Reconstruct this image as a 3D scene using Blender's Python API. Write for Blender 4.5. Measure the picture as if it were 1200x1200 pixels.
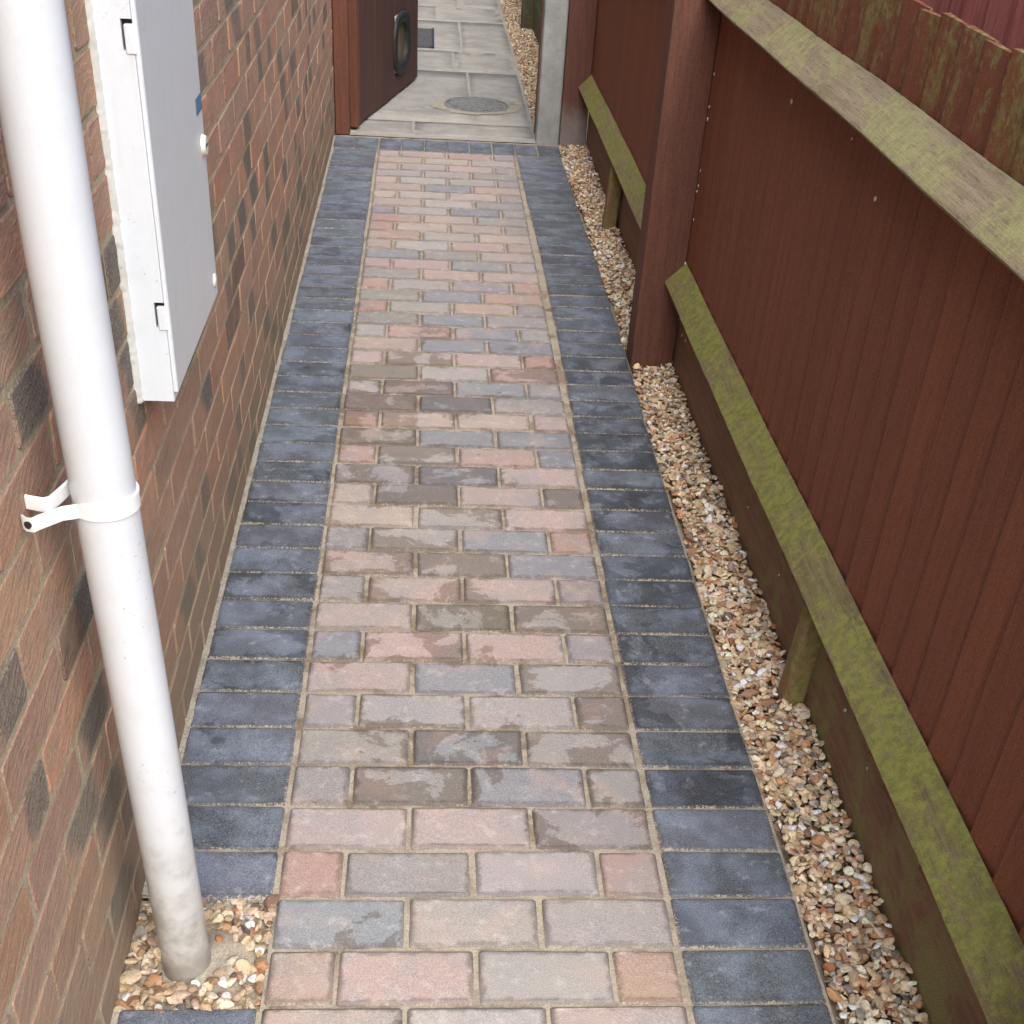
import bpy, bmesh, math, random
import numpy as np
from mathutils import Matrix, Vector

for o in list(bpy.data.objects):
    bpy.data.objects.remove(o)
random.seed(11)
rng = np.random.default_rng(11)
S = bpy.context.scene
COL = S.collection

# ------------------------------------------------------------------ camera
cam_d = bpy.data.cameras.new('camera')
cam = bpy.data.objects.new('camera', cam_d)
COL.objects.link(cam)
S.camera = cam
CR = Vector((0.99701, -0.052577, 0.056629))
CU = Vector((-0.014555, 0.591953, 0.805841))
CF = Vector((0.07589, 0.804256, -0.589418))
CC = Vector((-0.09023, 0.0, 1.42831))
m = Matrix.Identity(4)
for i in range(3):
    m[i][0], m[i][1], m[i][2], m[i][3] = CR[i], CU[i], -CF[i], CC[i]
cam.matrix_world = m
cam_d.sensor_fit = 'HORIZONTAL'
cam_d.sensor_width = 36.0
cam_d.lens = 36.0 * 1436.7 / 1200.0
cam_d.shift_y = 166.0 / 1200.0
cam_d.clip_start = 0.02
cam_d.clip_end = 3000

# ------------------------------------------------------------------ light
SUN_EL, SUN_AZ = math.radians(50), math.radians(172)     # azimuth clockwise from +Y
w = bpy.data.worlds.new('World')
S.world = w
w.use_nodes = True
wn = w.node_tree
bg = wn.nodes['Background']
sky = wn.nodes.new('ShaderNodeTexSky')
sky.sky_type = 'NISHITA'
sky.sun_disc = False
sky.sun_elevation = SUN_EL
sky.sun_rotation = SUN_AZ
sky.air_density = 1.0
sky.dust_density = 3.0
sky.ozone_density = 1.0
wn.links.new(sky.outputs[0], bg.inputs[0])
bg.inputs[1].default_value = 0.15
sd = bpy.data.lights.new('sun', 'SUN')
sd.energy = 1.4
sd.angle = math.radians(70)
sd.color = (1.0, 0.99, 0.98)
sun = bpy.data.objects.new('sun', sd)
COL.objects.link(sun)
sdir = Vector((math.sin(SUN_AZ) * math.cos(SUN_EL), math.cos(SUN_AZ) * math.cos(SUN_EL), math.sin(SUN_EL)))
sun.rotation_euler = sdir.to_track_quat('Z', 'Y').to_euler()
sun.location = (0, -3, 8)
S.view_settings.view_transform = 'Standard'
S.view_settings.look = 'None'
S.view_settings.exposure = 1.28
S.view_settings.gamma = 1.0
S.render.engine = 'CYCLES'
S.cycles.max_bounces = 4
S.cycles.diffuse_bounces = 2
S.cycles.glossy_bounces = 2
S.cycles.caustics_reflective = False
S.cycles.caustics_refractive = False

# ------------------------------------------------------------------ helpers
def lin(c):
    return tuple(((v / 255.0) / 12.92 if v / 255.0 <= 0.04045 else ((v / 255.0 + 0.055) / 1.055) ** 2.4) for v in c)

def lin4(c, a=1.0):
    return lin(c) + (a,)

def tag(o, label=None, cat=None, group=None, kind=None):
    if label: o['label'] = label
    if cat: o['category'] = cat
    if group: o['group'] = group
    if kind: o['kind'] = kind
    return o

def empty(name, loc, label, cat, group=None):
    o = bpy.data.objects.new(name, None)
    o.location = loc
    o.empty_display_size = 0.05
    COL.objects.link(o)
    return tag(o, label, cat, group)

def wloc(o):
    v = Vector(o.location)
    while o.parent:
        o = o.parent
        v = v + Vector(o.location)
    return v

def link(name, me, loc=(0, 0, 0), parent=None, mat=None, rotz=0.0):
    """loc is a world position; parents are never rotated"""
    o = bpy.data.objects.new(name, me)
    COL.objects.link(o)
    o.rotation_euler = (0, 0, rotz)
    if parent is not None:
        o.parent = parent
        o.location = Vector(loc) - wloc(parent)
    else:
        o.location = loc
    if mat is not None and len(me.materials) == 0:
        me.materials.append(mat)
    return o

def from_bm(bm, name, smooth=False):
    me = bpy.data.meshes.new(name)
    bmesh.ops.recalc_face_normals(bm, faces=bm.faces)
    bm.to_mesh(me)
    bm.free()
    if smooth:
        me.polygons.foreach_set('use_smooth', [True] * len(me.polygons))
    return me

def box_mesh(sx, sy, sz, bev=0.003, seg=1, name='box', centre=True):
    """box centred in x and y, standing on z = 0"""
    bm = bmesh.new()
    bmesh.ops.create_cube(bm, size=1.0)
    for v in bm.verts:
        v.co = Vector((v.co.x * sx, v.co.y * sy, (v.co.z + 0.5) * sz))
    if bev > 0:
        bmesh.ops.bevel(bm, geom=list(bm.edges), offset=bev, segments=seg, affect='EDGES', profile=0.5)
    return from_bm(bm, name)

def box(name, x0, x1, y0, y1, z0, z1, mat, parent=None, bev=0.003, seg=1):
    me = box_mesh(x1 - x0, y1 - y0, z1 - z0, bev, seg, name)
    return link(name, me, ((x0 + x1) / 2, (y0 + y1) / 2, z0), parent, mat)

def grid_mesh(x0, x1, y0, y1, nx, ny, zfun, name='sheet'):
    xs = np.linspace(x0, x1, nx); ys = np.linspace(y0, y1, ny)
    vs = [(x, y, zfun(x, y)) for y in ys for x in xs]
    fs = [(j * nx + i, j * nx + i + 1, (j + 1) * nx + i + 1, (j + 1) * nx + i) for j in range(ny - 1) for i in range(nx - 1)]
    me = bpy.data.meshes.new(name)
    me.from_pydata(vs, [], fs)
    return me

# ------------------------------------------------------------------ node helper
class N:
    def __init__(s, name):
        s.m = bpy.data.materials.new(name)
        s.m.use_nodes = True
        s.t = s.m.node_tree
        s.t.nodes.clear()
        s.out = s.t.nodes.new('ShaderNodeOutputMaterial')
        s.b = s.t.nodes.new('ShaderNodeBsdfPrincipled')
        s.t.links.new(s.b.outputs[0], s.out.inputs[0])
        s.b.inputs['Roughness'].default_value = 0.8
    def n(s, typ, **kw):
        x = s.t.nodes.new('ShaderNode' + typ)
        for k, v in kw.items():
            setattr(x, k, v)
        return x
    def put(s, sock, v):
        if isinstance(v, bpy.types.NodeSocket):
            s.t.links.new(v, sock)
        elif isinstance(v, (tuple, list)):
            dv = tuple(v)
            if sock.type == 'RGBA' and len(dv) == 3:
                dv = dv + (1.0,)
            sock.default_value = dv
        else:
            if sock.type == 'VECTOR':
                sock.default_value = (v, v, v)
            elif sock.type == 'RGBA':
                sock.default_value = (v, v, v, 1)
            else:
                sock.default_value = v
    def math(s, op, a, b=0.0, c=0.0, clamp=False):
        x = s.n('Math', operation=op); x.use_clamp = clamp
        s.put(x.inputs[0], a); s.put(x.inputs[1], b); s.put(x.inputs[2], c)
        return x.outputs[0]
    def vmath(s, op, a, b=(0, 0, 0)):
        x = s.n('VectorMath', operation=op)
        s.put(x.inputs[0], a); s.put(x.inputs[1], b)
        return x.outputs[0]
    def pos(s):
        return s.n('NewGeometry').outputs['Position']
    def objco(s):
        return s.n('TexCoord').outputs['Object']
    def rnd(s):
        return s.n('ObjectInfo').outputs['Random']
    def ocol(s):
        x = s.n('ObjectInfo'); return x.outputs['Color'], x.outputs['Alpha']
    def attr(s, name):
        x = s.n('Attribute', attribute_name=name); return x.outputs['Color'], x.outputs['Alpha']
    def vattr(s, name):
        return s.n('Attribute', attribute_name=name).outputs['Vector']
    def sep(s, v):
        x = s.n('SeparateXYZ'); s.put(x.inputs[0], v); return x.outputs[0], x.outputs[1], x.outputs[2]
    def scale(s, v, sc):
        return s.vmath('MULTIPLY', v, sc if isinstance(sc, tuple) else (sc, sc, sc))
    def noise(s, v, sc=5.0, det=3.0, rough=0.55, w=None, dist=0.0):
        x = s.n('TexNoise')
        if w is not None:
            v = s.shift(v, w)
        s.put(x.inputs['Vector'], v)
        x.inputs['Scale'].default_value = sc
        x.inputs['Detail'].default_value = det
        x.inputs['Roughness'].default_value = rough
        x.inputs['Distortion'].default_value = dist
        return x.outputs['Fac']
    def shift(s, v, w):
        c = s.n('CombineXYZ')
        for i in range(3): s.put(c.inputs[i], w)
        return s.vmath('ADD', v, c.outputs[0])
    def vor(s, v, sc=50.0, feature='F1', out='Distance'):
        x = s.n('TexVoronoi', feature=feature)
        s.put(x.inputs['Vector'], v); x.inputs['Scale'].default_value = sc
        return x.outputs[out]
    def ramp(s, f, lo, hi, a=0.0, b=1.0):
        x = s.n('MapRange', interpolation_type='SMOOTHSTEP')
        s.put(x.inputs['Value'], f)
        s.put(x.inputs['From Min'], lo); s.put(x.inputs['From Max'], hi)
        s.put(x.inputs['To Min'], a); s.put(x.inputs['To Max'], b)
        return x.outputs[0]
    def mix(s, f, a, b, mode='MIX'):
        x = s.n('Mix', data_type='RGBA', blend_type=mode)
        s.put(x.inputs[0], f); s.put(x.inputs[6], a); s.put(x.inputs[7], b)
        return x.outputs[2]
    def bump(s, h, dist=0.002, strength=1.0, nrm=None):
        x = s.n('Bump'); x.inputs['Strength'].default_value = strength; x.inputs['Distance'].default_value = dist
        s.put(x.inputs['Height'], h)
        if nrm is not None: s.put(x.inputs['Normal'], nrm)
        return x.outputs[0]
    def finish(s, col, rough=None, nrm=None, spec=None):
        s.put(s.b.inputs['Base Color'], col)
        if rough is not None: s.put(s.b.inputs['Roughness'], rough)
        if nrm is not None: s.put(s.b.inputs['Normal'], nrm)
        if spec is not None: s.b.inputs['Specular IOR Level'].default_value = spec
        return s.m

M = {}

# --- pavers : colour from each object's own colour, alpha = how much of it is still damp
def damp_field(g, P):
    _, y, _ = g.sep(P)
    ws = g.noise(P, 8.0, 6, 0.68, None, 0.5)
    zone = g.math('MULTIPLY', g.ramp(y, 1.30, 1.75), g.ramp(y, 4.0, 3.3))
    return g.math('ADD', ws, g.math('MULTIPLY', zone, 0.085))
def mat_paver(name, dark):
    g = N(name)
    P = g.pos(); oc = g.objco(); R = g.rnd()
    W = g.math('MULTIPLY', R, 57.0)
    col, wet = g.ocol()
    hx, hy, _ = g.sep(g.vattr('half'))
    ax, ay, az = g.sep(g.vmath('ABSOLUTE', oc))
    d = g.math('MINIMUM', g.math('SUBTRACT', hx, ax), g.math('SUBTRACT', hy, ay))
    n1 = g.noise(P, 11.0, 3, 0.6, W)
    n2 = g.noise(P, 38.0, 4, 0.65, W)
    n3 = g.noise(P, 520.0, 2, 0.7)
    n4 = g.noise(P, 130.0, 3, 0.7, W)
    if dark:
        c = g.mix(g.ramp(n1, 0.38, 0.66), col, g.mix(0.36, col, lin((148, 163, 182))))
        c = g.mix(g.ramp(n2, 0.56, 0.74), c, g.mix(0.36, c, lin((188, 192, 196))))
        c = g.mix(g.ramp(n4, 0.64, 0.76), c, g.mix(0.38, c, lin((196, 196, 190))))
        c = g.mix(g.ramp(n2, 0.44, 0.28), c, g.mix(0.28, c, (0.02, 0.022, 0.026)))
    else:
        c = g.mix(g.ramp(n1, 0.42, 0.66), col, g.mix(0.50, col, lin((150, 149, 147))))
        n1b = g.noise(P, 13.0, 2, 0.5, g.math('ADD', W, 9.0))
        c = g.mix(g.ramp(n1b, 0.52, 0.70), c, g.mix(0.35, c, lin((194, 166, 150))))
        c = g.mix(g.ramp(n2, 0.52, 0.76), c, g.mix(0.42, c, lin((214, 206, 198))))
        c = g.mix(g.ramp(n4, 0.62, 0.75), c, g.mix(0.25, c, lin((120, 105, 95))))
    c = g.mix(g.ramp(n3, 0.30, 0.70), g.mix(0.22, c, (0.0, 0.0, 0.0)), g.mix(0.13, c, (1, 1, 1)))
    # grime line just inside the chamfer
    ed = g.math('ADD', d, g.math('MULTIPLY', g.math('SUBTRACT', n2, 0.5), 0.024))
    em = g.ramp(ed, 0.003, 0.012, 0.75 if not dark else 0.5, 0.0)
    c = g.mix(em, c, g.mix(0.62, c, lin((70, 58, 46))))
    # damp patches
    # one field of damp for the whole path, so that the patches run on from block to block
    edge_pull = g.ramp(d, 0.0, 0.026, 0.07, 0.0)
    wv = g.math('ADD', damp_field(g, P), g.math('ADD', edge_pull, g.math('MULTIPLY', wet, 0.20)))
    wv = g.math('ADD', wv, g.math('MULTIPLY', g.math('SUBTRACT', n4, 0.5), 0.09))
    wm = g.ramp(wv, 0.695, 0.735)
    damp = g.mix(1.0, c, (0.62, 0.565, 0.505) if not dark else (0.52, 0.53, 0.52), 'MULTIPLY')
    c = g.mix(g.math('MULTIPLY', wm, 0.88), c, damp)
    # jointing sand that still lies over the arrises
    sn = g.noise(P, 240.0, 3, 0.7)
    sd_ = g.math('ADD', d, g.math('MULTIPLY', g.math('SUBTRACT', sn, 0.54), 0.030 if dark else 0.020))
    sd_ = g.math('ADD', sd_, g.math('MULTIPLY', g.math('SUBTRACT', n1, 0.45), 0.012))
    sm = g.ramp(sd_, 0.0015, -0.0035, 0.0, 0.85)
    c = g.mix(sm, c, g.mix(g.ramp(n3, 0.3, 0.7), lin((158, 148, 130)), lin((192, 182, 162))))
    # lime specks and scuffs left by the plate compactor
    lk = g.noise(P, 300.0, 3, 0.75); lz = g.noise(P, 24.0, 4, 0.7, g.math('ADD', W, 6.0))
    c = g.mix(g.math('MULTIPLY', g.ramp(lk, 0.60, 0.70), g.ramp(lz, 0.46, 0.68, 0.0, 0.5)), c, lin((206, 202, 192)))
    h = g.math('ADD', g.math('MULTIPLY', n3, 0.35), g.math('MULTIPLY', n4, 0.65))
    h = g.math('ADD', h, g.math('MULTIPLY', n2, 0.6))
    rough = g.math('SUBTRACT', 0.86, g.math('MULTIPLY', wm, 0.26))
    return g.finish(c, rough, g.bump(h, 0.0022, 0.7), 0.35)
M['paver'] = mat_paver('tumbled_block', False)
M['paver_dark'] = mat_paver('charcoal_block', True)

# --- jointing sand / mortar sheets
def mat_sand(name, a, b, sc=300.0, bd=0.002, dk=0.40, damp=False):
    g = N(name); P = g.pos()
    n = g.noise(P, sc, 3, 0.7); n2 = g.noise(P, 14.0, 4, 0.6)
    c = g.mix(g.ramp(n, 0.3, 0.7), lin(a), lin(b))
    c = g.mix(g.ramp(n2, 0.45, 0.68), c, g.mix(dk, c, lin((84, 70, 54))))
    if damp:
        c = g.mix(g.ramp(g.math('ADD', damp_field(g, P), 0.09), 0.68, 0.74, 0, 0.8), c, g.mix(1.0, c, (0.60, 0.55, 0.48), 'MULTIPLY'))
    return g.finish(c, 0.95, g.bump(g.math('ADD', n, g.math('MULTIPLY', n2, 1.5)), bd, 0.9), 0.15)
M['sand'] = mat_sand('jointing_sand', (156, 146, 128), (190, 180, 160), damp=True)
M['mortar'] = mat_sand('pale_mortar', (146, 141, 125), (184, 178, 160), 200.0)
M['slab_joint'] = mat_sand('slab_joint', (156, 153, 144), (178, 175, 166), 200.0, 0.001, 0.15)
M['soil'] = mat_sand('gravel_bed_soil', (92, 74, 54), (140, 118, 90), 160.0)
M['ground'] = mat_sand('bare_earth', (92, 84, 66), (120, 110, 88), 60.0)
M['brick_mortar'] = mat_sand('brick_mortar', (164, 150, 122), (192, 178, 150), 240.0, 0.002, 0.22)

# --- bricks
def mat_brick(name, use_attr):
    g = N(name); P = g.pos()
    if use_attr:
        col, fl = g.attr('col'); oc = g.vattr('loc'); W = g.math('MULTIPLY', g.sep(col)[1], 300.0)
    else:
        col, fl = g.ocol(); oc = g.objco(); W = g.math('MULTIPLY', g.rnd(), 57.0)
    x, y, z = g.sep(oc)
    _, _, pz = g.sep(P)
    # drag-wire face: creases that run along the brick and wander up and down
    warp = g.n('CombineXYZ')
    wob = g.noise(P, 9.0, 2, 0.5, W)
    px, py, pz2 = g.sep(P)
    g.put(warp.inputs[0], px)
    g.put(warp.inputs[1], g.math('MULTIPLY', g.math('ADD', py, g.math('MULTIPLY', wob, 0.06)), 0.22))
    g.put(warp.inputs[2], g.math('ADD', g.math('ADD', pz2, g.math('MULTIPLY', py, -0.28)), g.math('MULTIPLY', wob, 0.05)))
    st = g.noise(warp.outputs[0], 130.0, 4, 0.62, W)
    st2 = g.noise(warp.outputs[0], 46.0, 3, 0.6, W)
    n1 = g.noise(P, 16.0, 3, 0.6, W)
    n3 = g.noise(P, 330.0, 2, 0.7)
    c = g.mix(g.ramp(st, 0.36, 0.64), g.mix(0.20, col, (0.06, 0.034, 0.024)), g.mix(0.20, col, lin((205, 150, 118))))
    c = g.mix(g.ramp(n1, 0.44, 0.66), c, g.mix(0.55, c, lin((154, 134, 118))))
    c = g.mix(g.ramp(st2, 0.56, 0.70), c, g.mix(0.28, c, lin((100, 66, 52))))
    c = g.mix(0.28, c, lin((170, 134, 100)))
    # kiln flashing : dark band at one end or across the middle
    off = g.math('SUBTRACT', g.math('MULTIPLY', g.math('FRACT', g.math('MULTIPLY', W, 0.77)), 0.2), 0.1)
    band = g.math('ABSOLUTE', g.math('SUBTRACT', g.math('ADD', y, g.math('MULTIPLY', z, 0.4)), off))
    band = g.math('ADD', band, g.math('MULTIPLY', g.math('SUBTRACT', n1, 0.5), 0.10))
    fm = g.math('MULTIPLY', g.ramp(band, 0.078, 0.040), fl)
    c = g.mix(g.math('MULTIPLY', fm, 0.88), c, g.mix(g.ramp(n3, 0.3, 0.7), lin((84, 83, 75)), lin((120, 116, 104))))
    c = g.mix(g.ramp(n3, 0.34, 0.7), g.mix(0.14, c, (0, 0, 0)), g.mix(0.06, c, (1, 1, 1)))
    # splash-back dust near the ground, smeared mortar
    du = g.math('ADD', pz, g.math('MULTIPLY', g.math('SUBTRACT', n1, 0.5), 0.5))
    c = g.mix(g.ramp(du, 0.50, 0.02, 0.0, 0.62), c, lin((140, 128, 108)))
    ms = g.noise(P, 26.0, 4, 0.65, g.math('ADD', W, 5.0))
    c = g.mix(g.ramp(ms, 0.66, 0.75, 0, 0.7), c, lin((190, 174, 142)))
    h = g.math('ADD', g.math('MULTIPLY', st, 1.5), g.math('ADD', g.math('MULTIPLY', n3, 0.25), g.math('MULTIPLY', st2, 1.0)))
    return g.finish(c, 0.9, g.bump(h, 0.0026, 0.7), 0.2)
M['brick'] = mat_brick('rustic_brick', False)
M['brick_far'] = mat_brick('rustic_brick_mass', True)

# --- gravel
def mat_gravel():
    g = N('flint_pebble'); P = g.pos()
    col, a = g.attr('col')
    n = g.noise(P, 150.0, 3, 0.6); n2 = g.noise(P, 420.0, 2, 0.6)
    c = g.mix(g.ramp(n, 0.48, 0.70), col, g.mix(0.45, col, lin((146, 106, 72))))
    c = g.mix(g.ramp(n2, 0.55, 0.75), c, g.mix(0.5, c, lin((226, 214, 190))))
    c = g.mix(g.ramp(n, 0.44, 0.32), c, g.mix(0.5, c, lin((84, 72, 62))))
    return g.finish(c, 0.72, g.bump(g.math('ADD', n, n2), 0.0012, 0.6), 0.35)
M['gravel'] = mat_gravel()

# --- timber
def mat_wood(name, a, b, algae=0.0, algae_col=(118, 124, 62), algae2=(84, 92, 44), zlo=None, zhi=None, axis='z', rough=0.72, vary=0.12, low=None, edge=None, splash=False, grain=0.45):
    g = N(name); P = g.pos(); R = g.rnd(); W = g.math('MULTIPLY', R, 40.0)
    sc = {'z': (9.0, 9.0, 0.55), 'y': (9.0, 0.55, 9.0)}[axis]
    v = g.scale(P, sc)
    gr = g.noise(v, 9.0, 5, 0.65, W)
    gr2 = g.noise(v, 38.0, 3, 0.6, W)
    bl = g.noise(P, 4.5, 3, 0.6, W)
    fine = g.noise(P, 420.0, 2, 0.7)
    c = g.mix(g.ramp(gr, 0.32, 0.68), lin(a), lin(b))
    c = g.mix(g.ramp(gr2, 0.5, 0.74), c, g.mix(grain, c, (0.012, 0.006, 0.005)))
    c = g.mix(g.ramp(bl, 0.5, 0.7), c, g.mix(0.35, c, lin(a)))
    hv = g.n('HueSaturation')
    g.put(hv.inputs['Color'], c)
    g.put(hv.inputs['Value'], g.math('ADD', 1.0 - vary, g.math('MULTIPLY', R, 2 * vary)))
    c = hv.outputs['Color']
    x, y, z = g.sep(P)
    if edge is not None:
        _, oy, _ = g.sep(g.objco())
        c = g.mix(g.ramp(oy, edge - 0.0055, edge - 0.002, 0, 0.5), c, lin((42, 22, 18)))  # dark line painted along the thick edge for the shade in the joint
    if splash:
        sp = g.noise(P, 11.0, 5, 0.65)
        k = g.ramp(g.math('ADD', z, g.math('MULTIPLY', g.math('SUBTRACT', sp, 0.5), 0.30)), 0.24, 0.04, 0, 0.7)
        c = g.mix(k, c, lin((150, 146, 142)))
    if algae > 0:
        an = g.noise(g.scale(P, (1.6, 0.5, 1.6)) if axis == 'y' else g.scale(P, (1.5, 1.5, 0.6)), 8.0, 6, 0.70, W, 0.5)
        an2 = g.noise(P, 60.0, 4, 0.7)
        f = g.math('ADD', an, g.math('MULTIPLY', g.math('SUBTRACT', an2, 0.5), 0.45))
        k = g.ramp(f, 0.74 - 0.55 * algae, 0.90 - 0.55 * algae)
        if zlo is not None:
            k = g.math('MULTIPLY', k, g.ramp(g.math('ADD', z, g.math('MULTIPLY', g.math('SUBTRACT', an, 0.5), 0.18)), zlo, zhi))
        ac = g.mix(g.ramp(an2, 0.34, 0.66), lin(algae2), lin(algae_col))
        ac = g.mix(g.ramp(gr, 0.55, 0.75), ac, g.mix(0.5, ac, c))
        c = g.mix(g.math('MULTIPLY', k, 0.92), c, ac)
    if low is not None:
        an3 = g.noise(P, 10.0, 5, 0.68, W, 0.5)
        k = g.math('MULTIPLY', g.ramp(an3, 0.42, 0.60), g.ramp(g.math('ADD', z, g.math('MULTIPLY', g.math('SUBTRACT', an3, 0.5), 0.25)), low, 0.0))
        k = g.math('MULTIPLY', k, g.ramp(y, 3.0, 1.6))
        c = g.mix(g.math('MULTIPLY', k, 0.85), c, g.mix(g.ramp(fine, 0.3, 0.7), lin((108, 110, 58)), lin((146, 144, 86))))
    c = g.mix(g.ramp(fine, 0.32, 0.68), g.mix(0.16, c, (0, 0, 0)), g.mix(0.035, c, (1, 1, 1)))
    h = g.math('ADD', gr2, g.math('MULTIPLY', fine, 0.4))
    return g.finish(c, rough, g.bump(h, 0.0016, 0.7), 0.25)
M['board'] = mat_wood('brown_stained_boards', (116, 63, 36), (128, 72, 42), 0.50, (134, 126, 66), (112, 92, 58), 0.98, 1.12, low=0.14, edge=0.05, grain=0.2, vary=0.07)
M['rail_low'] = mat_wood('algae_rail', (122, 110, 74), (148, 134, 92), 0.62, (150, 152, 72), (120, 122, 56), axis='y', rough=0.85)
M['rail_top'] = mat_wood('weathered_rail', (138, 122, 96), (164, 147, 116), 0.55, (158, 155, 102), (138, 134, 88), axis='y', rough=0.85)
M['gravel_board'] = mat_wood('brown_gravel_board', (114, 80, 60), (132, 96, 72), axis='y', low=0.34)
M['post'] = mat_wood('brown_post', (92, 53, 37), (108, 63, 43))
M['post_splash'] = mat_wood('splashed_brown_post', (92, 55, 44), (108, 66, 52), splash=True)
M['cleat'] = mat_wood('mossy_stake', (124, 92, 62), (146, 114, 76), 0.55, (140, 134, 70), (108, 104, 54))
M['gate'] = mat_wood('dark_brown_gate', (70, 42, 36), (88, 54, 44))
M['gate_post'] = mat_wood('red_brown_gate_post', (96, 55, 37), (114, 67, 45))
M['neigh'] = mat_wood('red_stained_boards', (158, 84, 76), (186, 112, 100), 0.18, (150, 120, 90), (120, 90, 70))
M['green_wood'] = mat_wood('green_mossy_timber', (72, 66, 50), (90, 82, 60), 0.62, (92, 94, 58), (66, 68, 44))

# --- painted plastic / others
def mat_white(name, base, dirt=0.25, rough=0.4, lowdirt=True, streak=0.0):
    g = N(name); P = g.pos()
    n = g.noise(P, 24.0, 4, 0.65); sp = g.noise(P, 190.0, 3, 0.75); _, _, z = g.sep(P); spm = g.noise(P, 9.0, 2, 0.5)
    st = g.noise(g.scale(P, (30.0, 30.0, 3.0)), 2.0, 4, 0.6)
    c = g.mix(g.ramp(n, 0.45, 0.75, 0, dirt), lin(base), lin((176, 168, 146)))
    if streak: c = g.mix(g.ramp(st, 0.52, 0.72, 0, streak), c, lin((190, 176, 142)))
    c = g.mix(g.math('MULTIPLY', g.ramp(sp, 0.64, 0.70, 0, 0.75), g.ramp(spm, 0.55, 0.66, 0.12, 1.0)), c, lin((92, 82, 68)))
    if lowdirt:
        k = g.ramp(g.math('ADD', z, g.math('MULTIPLY', g.math('SUBTRACT', n, 0.5), 0.3)), 0.42, 0.02, 0, 0.85)
        c = g.mix(k, c, g.mix(g.ramp(n, 0.35, 0.65), lin((146, 139, 125)), lin((182, 177, 167))))
    return g.finish(c, rough, g.bump(n, 0.0006, 0.4), 0.5)
M['pipe'] = mat_white('white_pvc', (212, 215, 218), 0.14, 0.32)
M['clip'] = mat_white('aged_white_pvc', (240, 240, 237), 0.2, 0.4, False)
M['box'] = mat_white('white_grp', (236, 242, 246), 0.06, 0.42, False, 0.10)
M['door'] = mat_white('shade_greyed_door', (218, 220, 218), 0.12, 0.38, False)  # white door coloured greyer to stand for the shade on that face
M['sealant'] = mat_white('sealant', (214, 214, 206), 0.4, 0.6, False)

def mat_flat(name, c, rough=0.6, metal=0.0, grain=0.0):
    g = N(name); P = g.pos()
    n = g.noise(P, 60.0, 4, 0.7)
    cc = g.mix(g.ramp(n, 0.3, 0.7), g.mix(0.18 + grain, lin(c), (0, 0, 0)), g.mix(0.02 + grain * 0.5, lin(c), (1, 1, 1)))
    g.b.inputs['Metallic'].default_value = metal
    return g.finish(cc, rough, g.bump(n, 0.001, 0.4))
M['black'] = mat_flat('black_plastic', (20, 20, 21), 0.6)
M['flap'] = mat_flat('smoky_flap', (100, 88, 66), 0.3)
M['blue'] = mat_flat('blue_sticker', (88, 124, 158), 0.5)
M['screw'] = mat_flat('cream_screw', (236, 232, 214), 0.4)
M['slot'] = mat_flat('dark_recess', (38, 34, 30), 0.8)
M['mat'] = mat_flat('dark_grey_mat', (70, 70, 72), 0.9, 0, 0.1)
M['cover'] = mat_flat('cast_iron', (126, 126, 124), 0.6, 0.0, 0.12)
M['nail'] = mat_flat('galvanised', (160, 158, 150), 0.5, 0.3)
M['fleck'] = mat_flat('white_fleck', (220, 216, 206), 0.8)

def mat_concrete(name, a, b, splash=False):
    g = N(name); P = g.pos(); R = g.rnd()
    n = g.noise(P, 6.0, 5, 0.65, g.math('MULTIPLY', R, 30.0)); f = g.noise(P, 260.0, 3, 0.7); k = g.noise(P, 40.0, 4, 0.7)
    stv = g.scale(P, (2.2, 7.0, 1.0))
    sm = g.noise(stv, 3.2, 5, 0.7, g.math('MULTIPLY', R, 9.0))
    c = g.mix(g.ramp(n, 0.32, 0.68), lin(a), lin(b))
    c = g.mix(g.ramp(k, 0.5, 0.75), c, g.mix(0.35, c, lin((120, 112, 90))))
    if splash: c = g.mix(g.ramp(sm, 0.56, 0.70, 0, 0.6), c, lin((206, 196, 170)))
    c = g.mix(g.ramp(f, 0.3, 0.7), g.mix(0.16, c, (0, 0, 0)), g.mix(0.06, c, (1, 1, 1)))
    return g.finish(c, 0.88, g.bump(g.math('ADD', g.math('MULTIPLY', k, 2.0), f), 0.002, 0.7), 0.25)
M['slab'] = mat_concrete('riven_slab', (152, 149, 140), (174, 171, 162), True)
M['concrete'] = mat_concrete('grey_concrete', (140, 143, 140), (168, 171, 168))

# ================================================================== SETTING
g_ = link('ground', grid_mesh(-400, 400, -400, 400, 2, 2, lambda x, y: -0.075, 'ground'), mat=M['ground'])
tag(g_, kind='structure')

# ---- the block-paved path: a bed of jointing sand with every block a piece of its own
PITCH, Y0 = 0.102, 5.6955
def bow(y): return 0.013 * math.exp(-((y - 4.1) / 1.1) ** 2)
def zsand(x, y):
    return -0.0044 + 0.0013 * math.sin(x * 61 + y * 23) * math.sin(y * 47 - x * 13) + random.uniform(-0.0004, 0.0004)
bm = bmesh.new()
# bed in pieces so that it leaves the gravel pocket open
def bed_piece(x0, x1, y0, y1, nx, ny):
    me = grid_mesh(x0, x1, y0, y1, nx, ny, zsand)
    bm.from_mesh(me); bpy.data.meshes.remove(me)
bed_piece(-0.3045, 0.512, 0.30, 5.93, 60, 420)
bed_piece(-0.506, -0.3045, 1.311, 5.93, 14, 330)
bed_piece(-0.506, -0.3045, 0.30, 1.10, 14, 60)
path = link('path', from_bm(bm, 'path', True), mat=M['sand'])
tag(path, kind='structure')

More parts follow.
